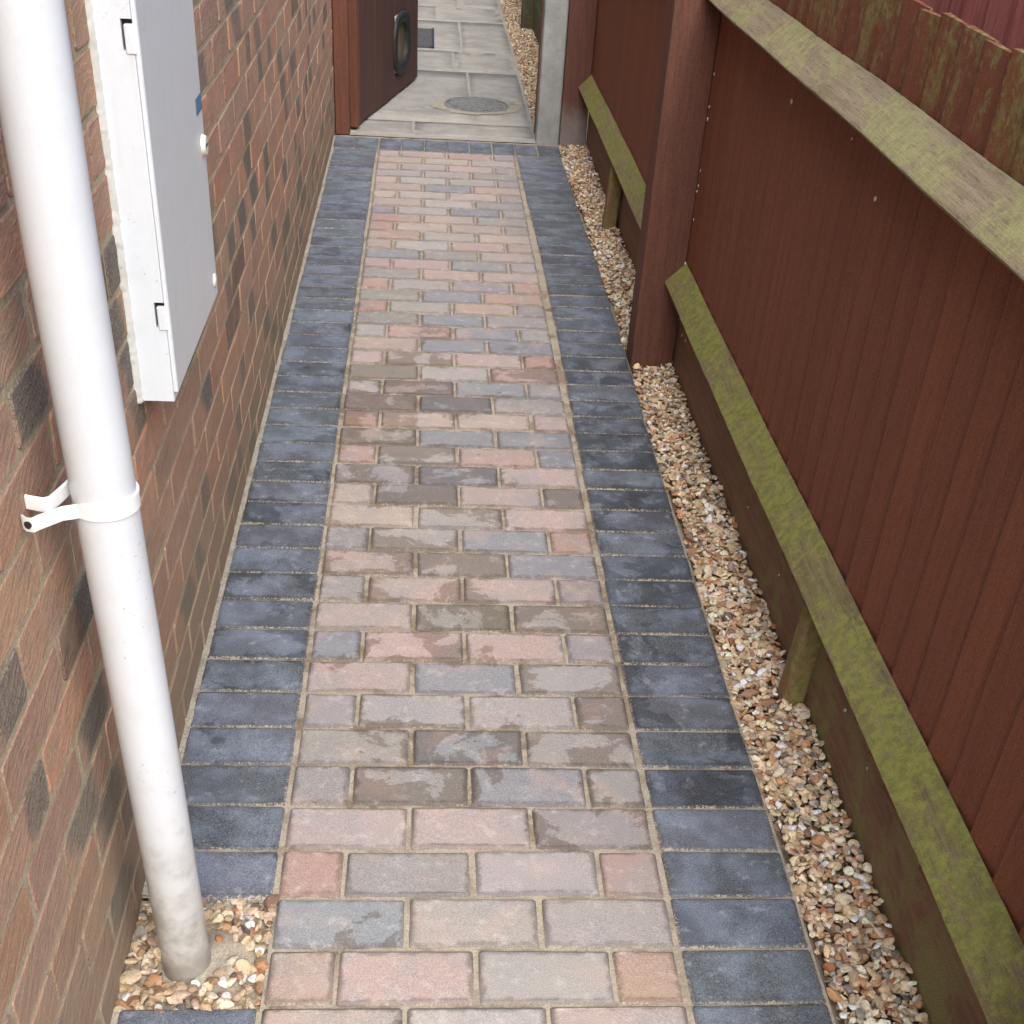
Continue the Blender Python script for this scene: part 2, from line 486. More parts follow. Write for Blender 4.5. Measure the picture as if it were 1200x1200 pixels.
def paver_mesh(hx, hy, seed, c=0.0065):
    """one tumbled concrete block: uneven plan, rounded arris; top at z = 0"""
    r = random.Random(seed)
    def ring(inset, z, cr, jit):
        pts = []
        X, Yv = hx - inset, hy - inset
        for sx, sy in ((1, 1), (-1, 1), (-1, -1), (1, -1)):
            a = (sx * X, sy * (Yv - cr)); b = (sx * (X - cr), sy * Yv)
            if sx * sy < 0: a, b = b, a
            for q in (a, b):
                pts.append((q[0] + r.uniform(-jit, jit), q[1] + r.uniform(-jit, jit), z + r.uniform(-jit, jit) * 0.6))
        return pts
    r0 = ring(0.0, -0.05, 0.004, 0.0)
    r1 = ring(0.0, -c, 0.003, 0.0010)
    r2 = ring(c * 0.32, -c * 0.34, 0.0032, 0.0010)
    r3 = ring(c * 0.95, 0.0, 0.0036, 0.0012)
    vs = r0 + r1 + r2 + r3
    fs = []
    for k in range(3):
        for i in range(8):
            j = (i + 1) % 8
            fs.append((k * 8 + i, k * 8 + j, k * 8 + 8 + j, k * 8 + 8 + i))
    fs.append(tuple(range(24, 32)))
    me = bpy.data.meshes.new('paver')
    me.from_pydata(vs, [], fs)
    b2 = bmesh.new(); b2.from_mesh(me); bmesh.ops.recalc_face_normals(b2, faces=b2.faces); b2.to_mesh(me); b2.free()
    me.polygons.foreach_set('use_smooth', [True] * (len(fs) - 1) + [False])
    at = me.attributes.new('half', 'FLOAT_VECTOR', 'POINT')
    at.data.foreach_set('vector', [hx, hy, 0.0] * len(vs))
    return me

FULL = [paver_mesh(0.0980, 0.0486, 10 + i, 0.0058) for i in range(7)]
HALF = [paver_mesh(0.0476, 0.0486, 30 + i, 0.0058) for i in range(5)]
SOLD = [paver_mesh(0.0990, 0.0491, 50 + i, 0.0042) for i in range(7)]
SOLD_L = [paver_mesh(0.0945, 0.0491, 60 + i, 0.0042) for i in range(7)]
HEAD = [paver_mesh(0.0492, 0.0975, 70 + i, 0.0042) for i in range(4)]
for me in FULL + HALF: me.materials.append(M['paver'])
for me in SOLD + SOLD_L + HEAD: me.materials.append(M['paver_dark'])

PAL = {'p': (180, 160, 148), 'g': (150, 143, 137), 'b': (132, 134, 137), 'o': (176, 150, 135),
       'r': (172, 139, 122), 'w': (170, 162, 154), 'd': (150, 138, 127)}
WET = {'.': 0.0, ':': 0.46, '+': 0.66, '#': 0.86}
# one entry a block, colour then dampness, rows counted from the gate end
ROWS = {45: 'o. p. w. r.', 44: 'b: w. w.', 43: 'r. g. w. o.', 42: 'p. p. g:', 41: 'g. g# b: g:', 40: 'g. b+ g+',
        39: 'g. w: w. g+', 38: 'p. b. w+', 37: 'b. p: p. g.', 36: 'p. d# d#', 35: 'g. p: p: g.', 34: 'p: w# b.',
        33: 'g. w+ b. r.', 32: 'p. w: p.', 31: 'p. g# p. g+', 30: 'g: b+ p.', 29: 'r. w+ o. b.', 28: 'd# b. b.',
        27: 'r# p+ p. p.', 26: 'd# b# g.', 25: 'w+ d# b. b.', 24: 'w# w. p+', 23: 'p. w+ p. r:', 22: 'p. b. b.',
        21: 'w. o: b. w.', 20: 'g. b. g.', 19: 'r. w: o. g.', 18: 'g. b. o.', 17: 'o: w. g. r.', 16: 'g. o. p.',
        15: 'o. p. b. w.', 14: 'b. g. p.', 13: 'p. w. o. p.', 12: 'o. w. p.', 11: 'o. p. p. g.', 10: 'r. p. g.',
        9: 'b. w. b. g.', 8: 'p. w. g.', 7: 'p. w. p. g.', 6: 'p. b. o.', 5: 'p. w. w. g.', 4: 'w. w. g.',
        3: 'p. w. p. g.', 2: 'p. p. w.', 1: 'p. p. o. g.'}
def jitter_col(c, amt=7):
    k = random.uniform(-amt, amt)
    return tuple(max(0, min(255, v + k + random.uniform(-3, 3))) for v in c)

def put_paver(meshes, x, y, colr, wet, spin=True, jz=0.0012, name='paver', jr=0.008):
    o = link(name, random.choice(meshes), (x + random.uniform(-.0012, .0012), y + random.uniform(-.0012, .0012), random.uniform(-jz, jz)), path)
    o.rotation_euler = (random.uniform(-.004, .004), random.uniform(-.004, .004), random.uniform(-jr, jr) + (math.pi if spin and random.random() < 0.5 else 0))
    o.color = lin4(colr, wet)
    return o

NR = 50
for n in range(1, NR + 1):
    yc = Y0 - (n - 0.5) * PITCH
    if n in ROWS: spec = ROWS[n].split()
    else:
        spec = [random.choice('ppgwwbo') + random.choice('...:') for _ in range(3 if n % 2 == 0 else 4)]
    if n % 2 == 0:
        xs = [(-0.202, FULL), (0.0, FULL), (0.202, FULL)]
    else:
        xs = [(-0.252, HALF), (-0.101, FULL), (0.101, FULL), (0.252, HALF)]
    for (x, ms), sp in zip(xs, spec):
        put_paver(ms, x, yc, jitter_col(PAL[sp[0]]), WET[sp[1]] * random.uniform(0.9, 1.0))
def dark_col():
    return jitter_col(random.choice([(62, 69, 79), (70, 78, 89), (56, 62, 71), (78, 86, 98), (66, 72, 80)]), 4)
for n in range(1, NR + 1):
    yc = Y0 - (n - 0.5) * PITCH
    if n not in (44, 45):
        put_paver(SOLD_L, -0.4025, yc, dark_col(), random.choice([0, 0, 0, 0.2, 0.35]), jr=0.004)
    wr = 0.0
    if 26 <= n <= 41: wr = random.choice([0.3, 0.45, 0.6, 0.7])
    elif 10 < n < 26: wr = random.choice([0, 0.3, 0.45])
    put_paver(SOLD, 0.4085 + bow(yc), yc, dark_col(), wr, jr=0.004)
for i in range(9):
    put_paver(HEAD, -0.4545 + i * 0.1017, Y0 + 0.104, dark_col(), random.choice([0, 0, 0.3]), jr=0.004)
put_paver([paver_mesh(0.0515, 0.0975, 99, 0.0042)], 0.4655, Y0 + 0.102, dark_col(), 0.2, False)
path.children[-1].data.materials.append(M['paver_dark'])

# mortar fillet along the house wall, and the rough haunching on the gravel side
def strip(name, x0, x1f, y0, y1, mat, z0, zj, ny=300, nx=5):
    vs = []; fs = []
    ys = np.linspace(y0, y1, ny)
    for y in ys:
        x1 = x1f(y)
        for i in range(nx):
            t = i / (nx - 1)
            vs.append((x0(y) + (x1 - x0(y)) * t, y, z0(t) + random.uniform(-zj, zj)))
    for j in range(ny - 1):
        for i in range(nx - 1):
            fs.append((j * nx + i, j * nx + i + 1, (j + 1) * nx + i + 1, (j + 1) * nx + i))
    me = bpy.data.meshes.new(name); me.from_pydata(vs, [], fs)
    me.polygons.foreach_set('use_smooth', [True] * len(fs))
    return link(name, me, (0, 0, 0), path, mat)
def nz(y, f, s): return math.sin(y * f + s) * 0.5 + math.sin(y * f * 2.7 + s * 3) * 0.3 + math.sin(y * f * 6.1 + s) * 0.2
strip('mortar_fillet', lambda y: -0.512, lambda y: -0.4945 + 0.003 * nz(y, 9, 1) + random.uniform(-.001, .001), 1.312, 5.9, M['mortar'], lambda t: 0.005 - 0.006 * t, 0.0008, 420)
strip('haunching', lambda y: 0.500 + bow(y), lambda y: 0.523 + bow(y) + 0.008 * nz(y, 5, 2) + random.uniform(-.002, .002), 0.3, 5.93, M['mortar'], lambda t: -0.008 - 0.022 * t * t, 0.0012, 420)

# ---- paving beyond the gate
bm = bmesh.new()
me = grid_mesh(-0.506, 0.425, 5.93, 14.0, 24, 120, lambda x, y: -0.0009 + random.uniform(-0.0003, 0.0003)); bm.from_mesh(me); bpy.data.meshes.remove(me)
patio = link('patio', from_bm(bm, 'patio', True), mat=M['slab_joint'])
tag(patio, kind='structure')
def slab(x0, x1, y0, y1):
    nx, ny = 7, 7
    a, b = (x1 - x0) / 2, (y1 - y0) / 2
    r = random.Random(int(y0 * 1000) + int(x0 * 100))
    vs = []
    for j in range(ny):
        for i in range(nx):
            u, v = -1 + 2 * i / (nx - 1), -1 + 2 * j / (ny - 1)
            e = i in (0, nx - 1) or j in (0, ny - 1)
            vs.append((u * a + (r.uniform(-.004, .004) if e else 0), v * b + (r.uniform(-.004, .004) if e else 0), (-0.0004 if e else 0.0004) + r.uniform(-.0008, .0008)))
    fs = [(j * nx + i, j * nx + i + 1, (j + 1) * nx + i + 1, (j + 1) * nx + i) for j in range(ny - 1) for i in range(nx - 1)]
    me = bpy.data.meshes.new('slab'); me.from_pydata(vs, [], fs)
    bm2 = bmesh.new(); bm2.from_mesh(me)
    res = bmesh.ops.extrude_edge_only(bm2, edges=[e for e in bm2.edges if e.is_boundary])
    for v in res['geom']:
        if isinstance(v, bmesh.types.BMVert): v.co.z = -0.04
    bmesh.ops.recalc_face_normals(bm2, faces=bm2.faces)
    bm2.to_mesh(me); bm2.free()
    me.polygons.foreach_set('use_smooth', [True] * len(me.polygons))
    return link('slab', me, ((x0 + x1) / 2, (y0 + y1) / 2, random.uniform(-.001, .001)), patio, M['slab'])
J = 0.006
rows_s = [(5.985, 6.235, [-0.505, -0.15, 0.412]), (6.247, 7.41, [-0.505, 0.133, 0.413]), (7.422, 7.985, [-0.505, 0.06, 0.415]),
          (7.997, 8.98, [-0.505, 0.115, 0.415]), (8.992, 9.54, [-0.505, -0.03, 0.412]), (9.552, 10.45, [-0.505, 0.12, 0.412]), (10.462, 11.3, [-0.505, -0.05, 0.412]), (11.312, 12.2, [-0.505, 0.1, 0.412])]
for y0, y1, xs in rows_s:
    for a, b in zip(xs[:-1], xs[1:]):
        slab(a + J, b - J, y0, y1)

# ================================================================== HOUSE WALL
WX = -0.505
wall = empty('brick_wall', (WX - 0.05, 5.0, -0.05), 'long red and brown rustic brick house wall running beside the block path', 'wall')
core = link('mortar', box_mesh(0.10, 13.4, 2.79, 0.0, 1, 'mortar'), (WX - 0.0516, 6.5, -0.1), wall, M['brick_mortar'])
def brick_mesh(L, seed):
    r = random.Random(seed)
    hy, hz, c = L / 2, 0.0325, 0.0014
    def ring(x, ins, jit):
        pts = []
        Yv, Z = hy - ins, hz - ins
        cr = 0.005
        for sy, sz in ((1, 1), (-1, 1), (-1, -1), (1, -1)):
            a = (sy * Yv, sz * (Z - cr)); b = (sy * (Yv - cr), sz * Z)
            if sy * sz < 0: a, b = b, a
            for q in (a, b): pts.append((x + r.uniform(-jit, jit) * 0.3, q[0] + r.uniform(-jit, jit), q[1] + r.uniform(-jit, jit)))
        return pts
    vs = ring(-0.05, 0, 0) + ring(-c, 0, 0.0016) + ring(0.0, c, 0.0016)
    fs = []
    for k in range(2):
        for i in range(8):
            j = (i + 1) % 8
            fs.append((k * 8 + i, k * 8 + j, k * 8 + 8 + j, k * 8 + 8 + i))
    fs.append(tuple(range(16, 24)))
    me = bpy.data.meshes.new('brick'); me.from_pydata(vs, [], fs)
    b2 = bmesh.new(); b2.from_mesh(me); bmesh.ops.recalc_face_normals(b2, faces=b2.faces); b2.to_mesh(me); b2.free()
    me.materials.append(M['brick'])
    return me
BR = [brick_mesh(0.215, 200 + i) for i in range(8)]
BPAL = [(204, 150, 118), (196, 148, 120), (202, 156, 126), (186, 148, 124), (182, 146, 122), (198, 142, 114), (194, 156, 130)]
cells = []
nc = 36
for k in range(nc):
    zc = 0.0255 + k * 0.075 - 0.0
    for i in range(-2, 58):
        yc = 0.04 + (i + (0.5 if k % 2 else 0.0)) * 0.225 + random.uniform(-.003, .003)
        P = Vector((WX, yc, zc)) - CC
        dep = P.dot(CF)
        vis = 0.0
        if dep > 0.2:
            px = 600 + 1436.7 * P.dot(CR) / dep; py = 766 - 1436.7 * P.dot(CU) / dep
            if -70 < px < 1220 and -60 < py < 1290 and yc < 6.0:
                hid = (1.70 < yc < 2.05 and zc > 0.68)
                vis = (0 if hid else 1) * abs(P.x) / P.length ** 3
        cells.append((vis, k, i, yc, zc))
cells.sort(key=lambda c: -c[0])
def brick_look():
    c = jitter_col(random.choice(BPAL), 9)
    return c, (random.uniform(0.75, 1.0) if random.random() < 0.34 else random.uniform(0, 0.2))
massV, massF, massC, massL = [], [], [], []
for idx, (vis, k, i, yc, zc) in enumerate(cells):
    c, fl = brick_look()
    if random.random() < 0.07: c = jitter_col((78, 72, 62), 6)
    me = random.choice(BR)
    xj = random.uniform(-0.0006, 0.0014)
    zj = random.uniform(-0.0015, 0.0015)
    if idx < 300 and vis > 0:
        o = link('brick', me, (WX + xj, yc, zc + zj), wall)
        o.rotation_euler = (random.uniform(-.008, .008), 0, random.uniform(-.006, .006))
        o.color = lin4(c, fl)
    else:
        if yc > 13: continue
        b = len(massV)
        cc = lin4(c, fl)
        for v in me.vertices:
            massV.append((WX + xj + v.co.x, yc + v.co.y, zc + zj + v.co.z)); massC.append(cc); massL.append(tuple(v.co))
        for p in me.polygons: massF.append([b + q for q in p.vertices])
me = bpy.data.meshes.new('brickwork'); me.from_pydata(massV, [], massF)
ca = me.color_attributes.new('col', 'FLOAT_COLOR', 'POINT'); ca.data.foreach_set('color', np.array(massC, dtype=np.float32).ravel())
la = me.attributes.new('loc', 'FLOAT_VECTOR', 'POINT'); la.data.foreach_set('vector', np.array(massL, dtype=np.float32).ravel())
tag(link('brickwork', me, (0, 0, 0), wall, M['brick_far']), kind='stuff')

# ================================================================== GRAVEL
def ico(sub):
    b = bmesh.new(); bmesh.ops.create_icosphere(b, subdivisions=sub, radius=1.0)
    v = np.array([x.co[:] for x in b.verts]); f = np.array([[q.index for q in x.verts] for x in b.faces]); b.free()
    return v, f
ICO = {1: ico(1), 2: ico(2)}
def stone_shapes(sub, n):
    v0, f0 = ICO[sub]
    out = []
    for k in range(n):
        v = v0.copy()
        for _ in range(rng.integers(5, 10)):
            d = rng.normal(size=3); d /= np.linalg.norm(d); h = rng.uniform(0.42, 0.80)
            s = v @ d; over = np.clip(s - h, 0, None); v = v - over[:, None] * d * 0.97
        v = v + rng.normal(size=v.shape) * 0.035
        v *= np.array([1.0, rng.uniform(0.60, 0.95), rng.uniform(0.30, 0.60)])
        out.append(v)
    return np.array(out), f0
GP = np.array([lin(c) for c in [(222, 208, 180), (208, 188, 154), (192, 166, 130), (182, 138, 98), (154, 118, 90), (128, 104, 86), (146, 140, 132), (98, 95, 92), (238, 234, 226), (206, 182, 160), (180, 160, 132), (168, 108, 74)]])
GW = np.array([0.20, 0.21, 0.17, 0.09, 0.07, 0.05, 0.05, 0.02, 0.06, 0.08, 0.10, 0.03]); GW /= GW.sum()
def gravel(name, pts, rad, zs, sub, label, k0=0.95, k1=1.5):
    """pts (n,2), rad (n), zs (n) -> one mesh of separate stones"""
    V, F, Cc = [], [], []
    off = 0
    for sb in (1, 2):
        sel = np.where(sub == sb)[0]
        if len(sel) == 0: continue
        sh, f0 = stone_shapes(sb, 28)
        n = len(sel)
        pick = rng.integers(0, len(sh), n)
        v = sh[pick] * rad[sel][:, None, None]
        az = rng.uniform(0, 2 * np.pi, n); tl = rng.normal(0, 0.42, n); tl2 = rng.normal(0, 0.42, n)
        def rot(v, a, i, j):
            c, s = np.cos(a)[:, None], np.sin(a)[:, None]
            o = v.copy(); o[:, :, i] = v[:, :, i] * c - v[:, :, j] * s; o[:, :, j] = v[:, :, i] * s + v[:, :, j] * c
            return o
        v = rot(v, tl, 1, 2); v = rot(v, tl2, 0, 2); v = rot(v, az, 0, 1)
        v[:, :, 0] += pts[sel, 0][:, None]; v[:, :, 1] += pts[sel, 1][:, None]; v[:, :, 2] += zs[sel][:, None]
        nv = v.shape[1]
        V.append(v.reshape(-1, 3))
        F.append((f0[None] + (np.arange(n) * nv)[:, None, None] + off).reshape(-1, 3))
        ci = rng.choice(len(GP), n, p=GW)
        cc = GP[ci] * rng.uniform(k0, k1, (n, 1))
        cc = np.repeat(np.clip(cc, 0, 0.9), nv, axis=0)
        Cc.append(np.concatenate([cc, np.ones((len(cc), 1))], 1))
        off += n * nv
    V = np.concatenate(V); F = np.concatenate(F); Cc = np.concatenate(Cc)
    me = bpy.data.meshes.new(name)
    me.vertices.add(len(V)); me.vertices.foreach_set('co', V.astype(np.float32).ravel())
    me.loops.add(F.size); me.loops.foreach_set('vertex_index', F.astype(np.int32).ravel())
    me.polygons.add(len(F)); me.polygons.foreach_set('loop_start', np.arange(0, F.size, 3, dtype=np.int32))
    me.polygons.foreach_set('use_smooth', np.ones(len(F), dtype=bool))
    me.update(); me.validate()
    try: me.set_sharp_from_angle(angle=math.radians(38))
    except Exception: pass
    a = me.color_attributes.new('col', 'FLOAT_COLOR', 'POINT'); a.data.foreach_set('color', Cc.astype(np.float32).ravel())
    o = link(name, me, (0, 0, 0), None, M['gravel'])
    return tag(o, label, 'gravel', kind='stuff')
def scatter(x0, x1, y0, y1, sp, layers, r0, r1, z0, dz, xbias=None, big=0.06):
    P, Rr, Z = [], [], []
    for L in range(layers):
        gx, gy = np.meshgrid(np.arange(x0, x1, sp), np.arange(y0, y1, sp))
        p = np.stack([gx.ravel(), gy.ravel()], 1) + rng.uniform(-sp * 0.6, sp * 0.6, (gx.size, 2))
        p[:, 0] = np.clip(p[:, 0], x0 + 0.002, x1 - 0.004)
        rr = rng.uniform(r0, r1, len(p)) * np.where(rng.random(len(p)) < big, 1.45, 1.0) * rng.choice([0.7, 1.0, 1.0], len(p))
        P.append(p); Rr.append(rr); Z.append(z0 + L * dz + rng.normal(0, 0.0025, len(p)))
    return np.concatenate(P), np.concatenate(Rr), np.concatenate(Z)
# strip between the path and the fence
gp, gr, gz = scatter(0.512, 0.652, 0.55, 5.95, 0.0140, 3, 0.0066, 0.0132, -0.021, 0.0065, big=0.08)
lo = 0.513 + np.array([bow(y) for y in gp[:, 1]]) + 0.012 * np.array([nz(y, 5, 2) > 0.1 for y in gp[:, 1]])
keep = gp[:, 0] > lo
keep &= ~((gp[:, 0] > 0.523) & (gp[:, 0] < 0.645) & (gp[:, 1] > 3.405) & (gp[:, 1] < 3.515))
keep &= ~((gp[:, 1] > 1.80) & (gp[:, 1] < 1.85) & (gp[:, 0] > 0.598))
keep &= ~((gp[:, 1] > 4.71) & (gp[:, 1] < 4.765) & (gp[:, 0] > 0.583))
keep &= ~((gp[:, 1] > 5.935) & (gp[:, 0] > 0.5))
gp, gr, gz = gp[keep], gr[keep], gz[keep]
gz = gz + 0.010 * (gp[:, 0] - 0.51) / 0.14 + 0.003 * np.sin(gp[:, 1] * 8)
gravel('gravel', gp, gr, gz, np.where(gp[:, 1] < 2.6, 2, 1), 'mixed flint gravel filling the narrow strip between dark edging and fence')
bedg = link('gravel_bed', grid_mesh(0.506, 0.66, 0.5, 5.96, 6, 60, lambda x, y: -0.026, 'gravel_bed'), mat=M['soil'])
tag(bedg, kind='structure')
# pocket round the foot of the downpipe
PX, PY = -0.4185, 1.19
gp, gr, gz = scatter(-0.500, -0.304, 1.106, 1.310, 0.0150, 3, 0.0085, 0.0150, -0.022, 0.0075, big=0.12)
dd = np.hypot(gp[:, 0] - PX, gp[:, 1] - PY)
keep = (dd > 0.038) & ~((gp[:, 0] > PX + 0.01) & (dd < 0.058) & (gp[:, 1] > PY - 0.02) & (rng.random(len(gp)) < 0.8))
gp, gr, gz = gp[keep], gr[keep], gz[keep]
gravel('gravel', gp, gr, gz, np.full(len(gp), 2), 'small square pocket of flint pebbles round the foot of the downpipe', 0.7, 1.12)
bedp = link('pocket_bed', grid_mesh(-0.512, -0.300, 1.098, 1.313, 20, 20, lambda x, y: -0.014 + 0.003 * math.sin(x * 90) * math.sin(y * 70) + (0.010 if math.hypot(x - PX - .03, y - PY - .01) < 0.05 else 0), 'pocket_bed'), mat=M['sand'])
tag(bedp, kind='structure')
bedp.data.polygons.foreach_set('use_smooth', [True] * len(bedp.data.polygons))
# strip beyond the gate
gp, gr, gz = scatter(0.418, 0.60, 6.04, 12.2, 0.0145, 2, 0.0062, 0.0115, -0.016, 0.007)
keep = ~((gp[:, 0] > 0.52) & (gp[:, 1] > 8.93) & (gp[:, 1] < 9.04))
gp, gr, gz = gp[keep], gr[keep], gz[keep]
gravel('gravel', gp, gr, gz, np.full(len(gp), 1), 'brown gravel strip beside the stone slabs beyond the gate')
tag(link('gravel_bed', grid_mesh(0.41, 0.62, 6.03, 12.3, 3, 30, lambda x, y: -0.026, 'gravel_bed'), mat=M['soil']), kind='structure')

# ================================================================== FENCE
BXF = 0.655     # face line of the boards
def board_mesh(wd, h, seed, t0=0.004, t1=0.0135):
    """feather-edge board: thin at -y, thick at +y, face towards -x"""
    r = random.Random(seed)
    nzs = 7
    vs, fs = [], []
    for k in range(nzs):
        z = h * k / (nzs - 1)
        bw = r.uniform(-.0012, .0012); bt = r.uniform(-.0010, .0010)
        top = r.uniform(-0.004, 0.004) if k == nzs - 1 else 0
        vs += [(bt, -wd / 2 + bw, z), (-t1 + t0 + bt - 0.0, wd / 2 + bw - 0.0012, z + top), (-t1 + t0 + bt + 0.0014, wd / 2 + bw, z + top), (t0, wd / 2 + bw, z + top), (t0, -wd / 2 + bw, z)]
    for k in range(nzs - 1):
        for i in range(5):
            j = (i + 1) % 5
            fs.append((k * 5 + i, k * 5 + j, k * 5 + 5 + j, k * 5 + 5 + i))
    fs.append(tuple(range(5))); fs.append(tuple(range(nzs * 5 - 5, nzs * 5)))
    me = bpy.data.meshes.new('board'); me.from_pydata(vs, [], fs)
    b2 = bmesh.new(); b2.from_mesh(me); bmesh.ops.recalc_face_normals(b2, faces=b2.faces); b2.to_mesh(me); b2.free()
    return me
def boards(root, x, y0, y1, z0, h, mat, pitch, width, tilt=0.0):
    ms = [board_mesh(width, h + random.uniform(-.006, .006), 300 + i) for i in range(8)]
    for q in ms: q.materials.append(mat)
    y = y0 + pitch / 2
    while y < y1:
        o = link('board', random.choice(ms), (x + random.uniform(-.0008, .0012), y, z0 + random.uniform(-.003, .003)), root)
        o.rotation_euler = (random.uniform(-.004, .004), 0, random.uniform(-.006, .006))
        y += pitch + random.uniform(-.004, .004)
def arris(root, y0, y1, ztop, dep, mat, seed, name='rail'):
    """triangular rail: back against the boards, two sloping faces meeting in a blunt nose"""
    r = random.Random(seed); n = max(8, int((y1 - y0) / 0.03))
    vs, fs = [], []
    xb = BXF - 0.0088
    for k in range(n + 1):
        y = y0 + (y1 - y0) * k / n
        j = lambda s: r.uniform(-s, s)
        w_ = 0.002 * math.sin(y * 3.1 + seed) + 0.001 * math.sin(y * 9 + seed)
        prof = [(xb, ztop - 1.42 * dep), (xb - dep * 0.93, ztop - dep * 1.10), (xb - dep, ztop - dep * 1.0), (xb - dep * 0.97, ztop - dep * 0.93), (xb - dep * 0.5, ztop - dep * 0.48), (xb - dep * 0.08, ztop - 0.002), (xb, ztop)]
        for i, (x, z) in enumerate(prof):
            vs.append((x + (j(.0004) if 0 < i < 6 else 0), y, z + w_ + j(.0004) + (j(.0008) if i == 5 else 0)))
    m_ = 7
    for k in range(n):
        for i in range(m_):
            q = (i + 1) % m_
            fs.append((k * m_ + i, k * m_ + q, (k + 1) * m_ + q, (k + 1) * m_ + i))
    fs.append(tuple(range(m_))); fs.append(tuple(range(n * m_, n * m_ + m_)))
    me = bpy.data.meshes.new(name); me.from_pydata(vs, [], fs)
    b2 = bmesh.new(); b2.from_mesh(me); bmesh.ops.recalc_face_normals(b2, faces=b2.faces); b2.to_mesh(me); b2.free()
    me.polygons.foreach_set('use_smooth', [True] * (len(fs) - 2) + [False] * 2)
    try: me.set_sharp_from_angle(angle=math.radians(30))
    except Exception: pass
    return link(name, me, (0, 0, 0), root, mat)
fence = empty('fence', (0.60, 3.3, 0.0), 'dark brown close boarded timber fence with green mossy rails', 'fence')
for (a, b) in ((0.62, 0.74), (3.402, 3.51), (5.945, 6.045)):
    p_ = box('post', 0.523 if a < 5 else 0.5235, 0.6455, a, b, -0.07, 1.25, M['post'] if a < 5 else M['post_splash'], fence, 0.004, 2)
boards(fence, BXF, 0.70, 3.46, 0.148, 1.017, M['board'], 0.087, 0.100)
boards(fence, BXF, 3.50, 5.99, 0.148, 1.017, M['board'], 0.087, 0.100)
for (a, b) in ((0.72, 3.42), (3.50, 5.96)):
    box('gravel_board', 0.6500, 0.674, a, b, -0.06, 0.150, M['gravel_board'], fence, 0.002)
arris(fence, 0.735, 3.425, 0.304, 0.055, M['rail_low'], 3)
arris(fence, 3.50, 5.958, 0.300, 0.055, M['rail_low'], 5)
arris(fence, 0.735, 3.425, 1.036, 0.055, M['rail_top'], 8)
arris(fence, 3.50, 5.958, 1.036, 0.055, M['rail_top'], 9)
def cleat(x0, x1, y0, y1, h):
    me = box_mesh(x1 - x0, y1 - y0, h + 0.05, 0.007, 2, 'stake')
    for v in me.vertices: v.co.x += 0.012 * v.co.z / h
    return link('stake', me, ((x0 + x1) / 2, (y0 + y1) / 2, -0.05), fence, M['cleat'])
cleat(0.600, 0.646, 1.803, 1.847, 0.205)
cleat(0.585, 0.636, 4.715, 4.760, 0.215)
# pale cocoons and web flecks caught along the corner of the middle post
bm = bmesh.new()
for (y, z, x) in [(3.395, 0.56, .648), (3.395, 0.52, .647), (3.396, 0.505, .645), (3.395, 0.43, .648), (3.396, 0.72, .646), (3.396, 0.69, .647), (3.395, 0.80, .647),
                  (3.39, 0.31, .640), (3.3, 0.16, .648), (3.28, 0.13, .648), (3.34, 0.12, .648), (2.62, 0.90, .644), (2.2, 0.93, .643), (2.02, 0.88, .643), (2.1, 0.10, .648), (2.4, 0.09, .648), (1.62, .13, .648), (1.48, .12, .648)]:
    s = random.uniform(0.0018, 0.0042)
    mt = Matrix.Translation((x, y, z)) @ Matrix.Rotation(random.uniform(-.6, .6), 4, 'X') @ Matrix.Diagonal((s * 0.7, s * 0.8, s * 1.5, 1))
    bmesh.ops.create_icosphere(bm, subdivisions=1, radius=1.0, matrix=mt)
tag(link('web_fleck', from_bm(bm, 'web_fleck', True), (0, 0, 0), fence, M['fleck']), kind='stuff')

# neighbour's fence seen over the top
nf = empty('fence', (0.90, 2.8, -0.07), 'red stained board fence seen over the top of the brown fence', 'fence')
def nb(x, y0, y1):
    ms = [board_mesh(0.128, 1.85, 500 + i) for i in range(4)]
    for q in ms: q.materials.append(M['neigh'])
    y = y0
    while y < y1:
        o = link('board', random.choice(ms), (x + random.uniform(-.001, .001), y, -0.07), nf); y += 0.114
nb(0.90, 0.7, 6.0)
for zz in (0.4, 1.4):
    box('rail', 0.906, 0.95, 0.65, 6.0, zz, zz + 0.08, M['neigh'], nf, 0.004)

# gate end : concrete post and the fence that carries on beyond
cp = empty('concrete_post', (0.468, 5.985, -0.07), 'pale grey concrete post at the gateway beside the brown fence', 'post')
me = box_mesh(0.106, 0.10, 1.9, 0.012, 3, 'post_shaft')
link('post_shaft', me, (0.468, 5.985, -0.07), cp, M['concrete'])
box('gate_stop', 0.4085, 0.4155, 6.02, 6.034, 0.02, 1.6, M['gate_post'], cp, 0.002)
ff = empty('fence', (0.60, 9.0, 0.0), 'green mossy fence beyond the gate with its round edged post', 'fence')
box('post', 0.522, 0.612, 8.935, 9.03, -0.07, 1.3, M['green_wood'], ff, 0.02, 3)
box('gravel_board', 0.600, 0.625, 6.05, 8.94, -0.06, 0.16, M['green_wood'], ff, 0.003)
box('gravel_board', 0.600, 0.625, 9.03, 12.2, -0.06, 0.16, M['green_wood'], ff, 0.003)
boards(ff, 0.612, 6.06, 12.2, 0.162, 1.0, M['green_wood'], 0.12, 0.136)

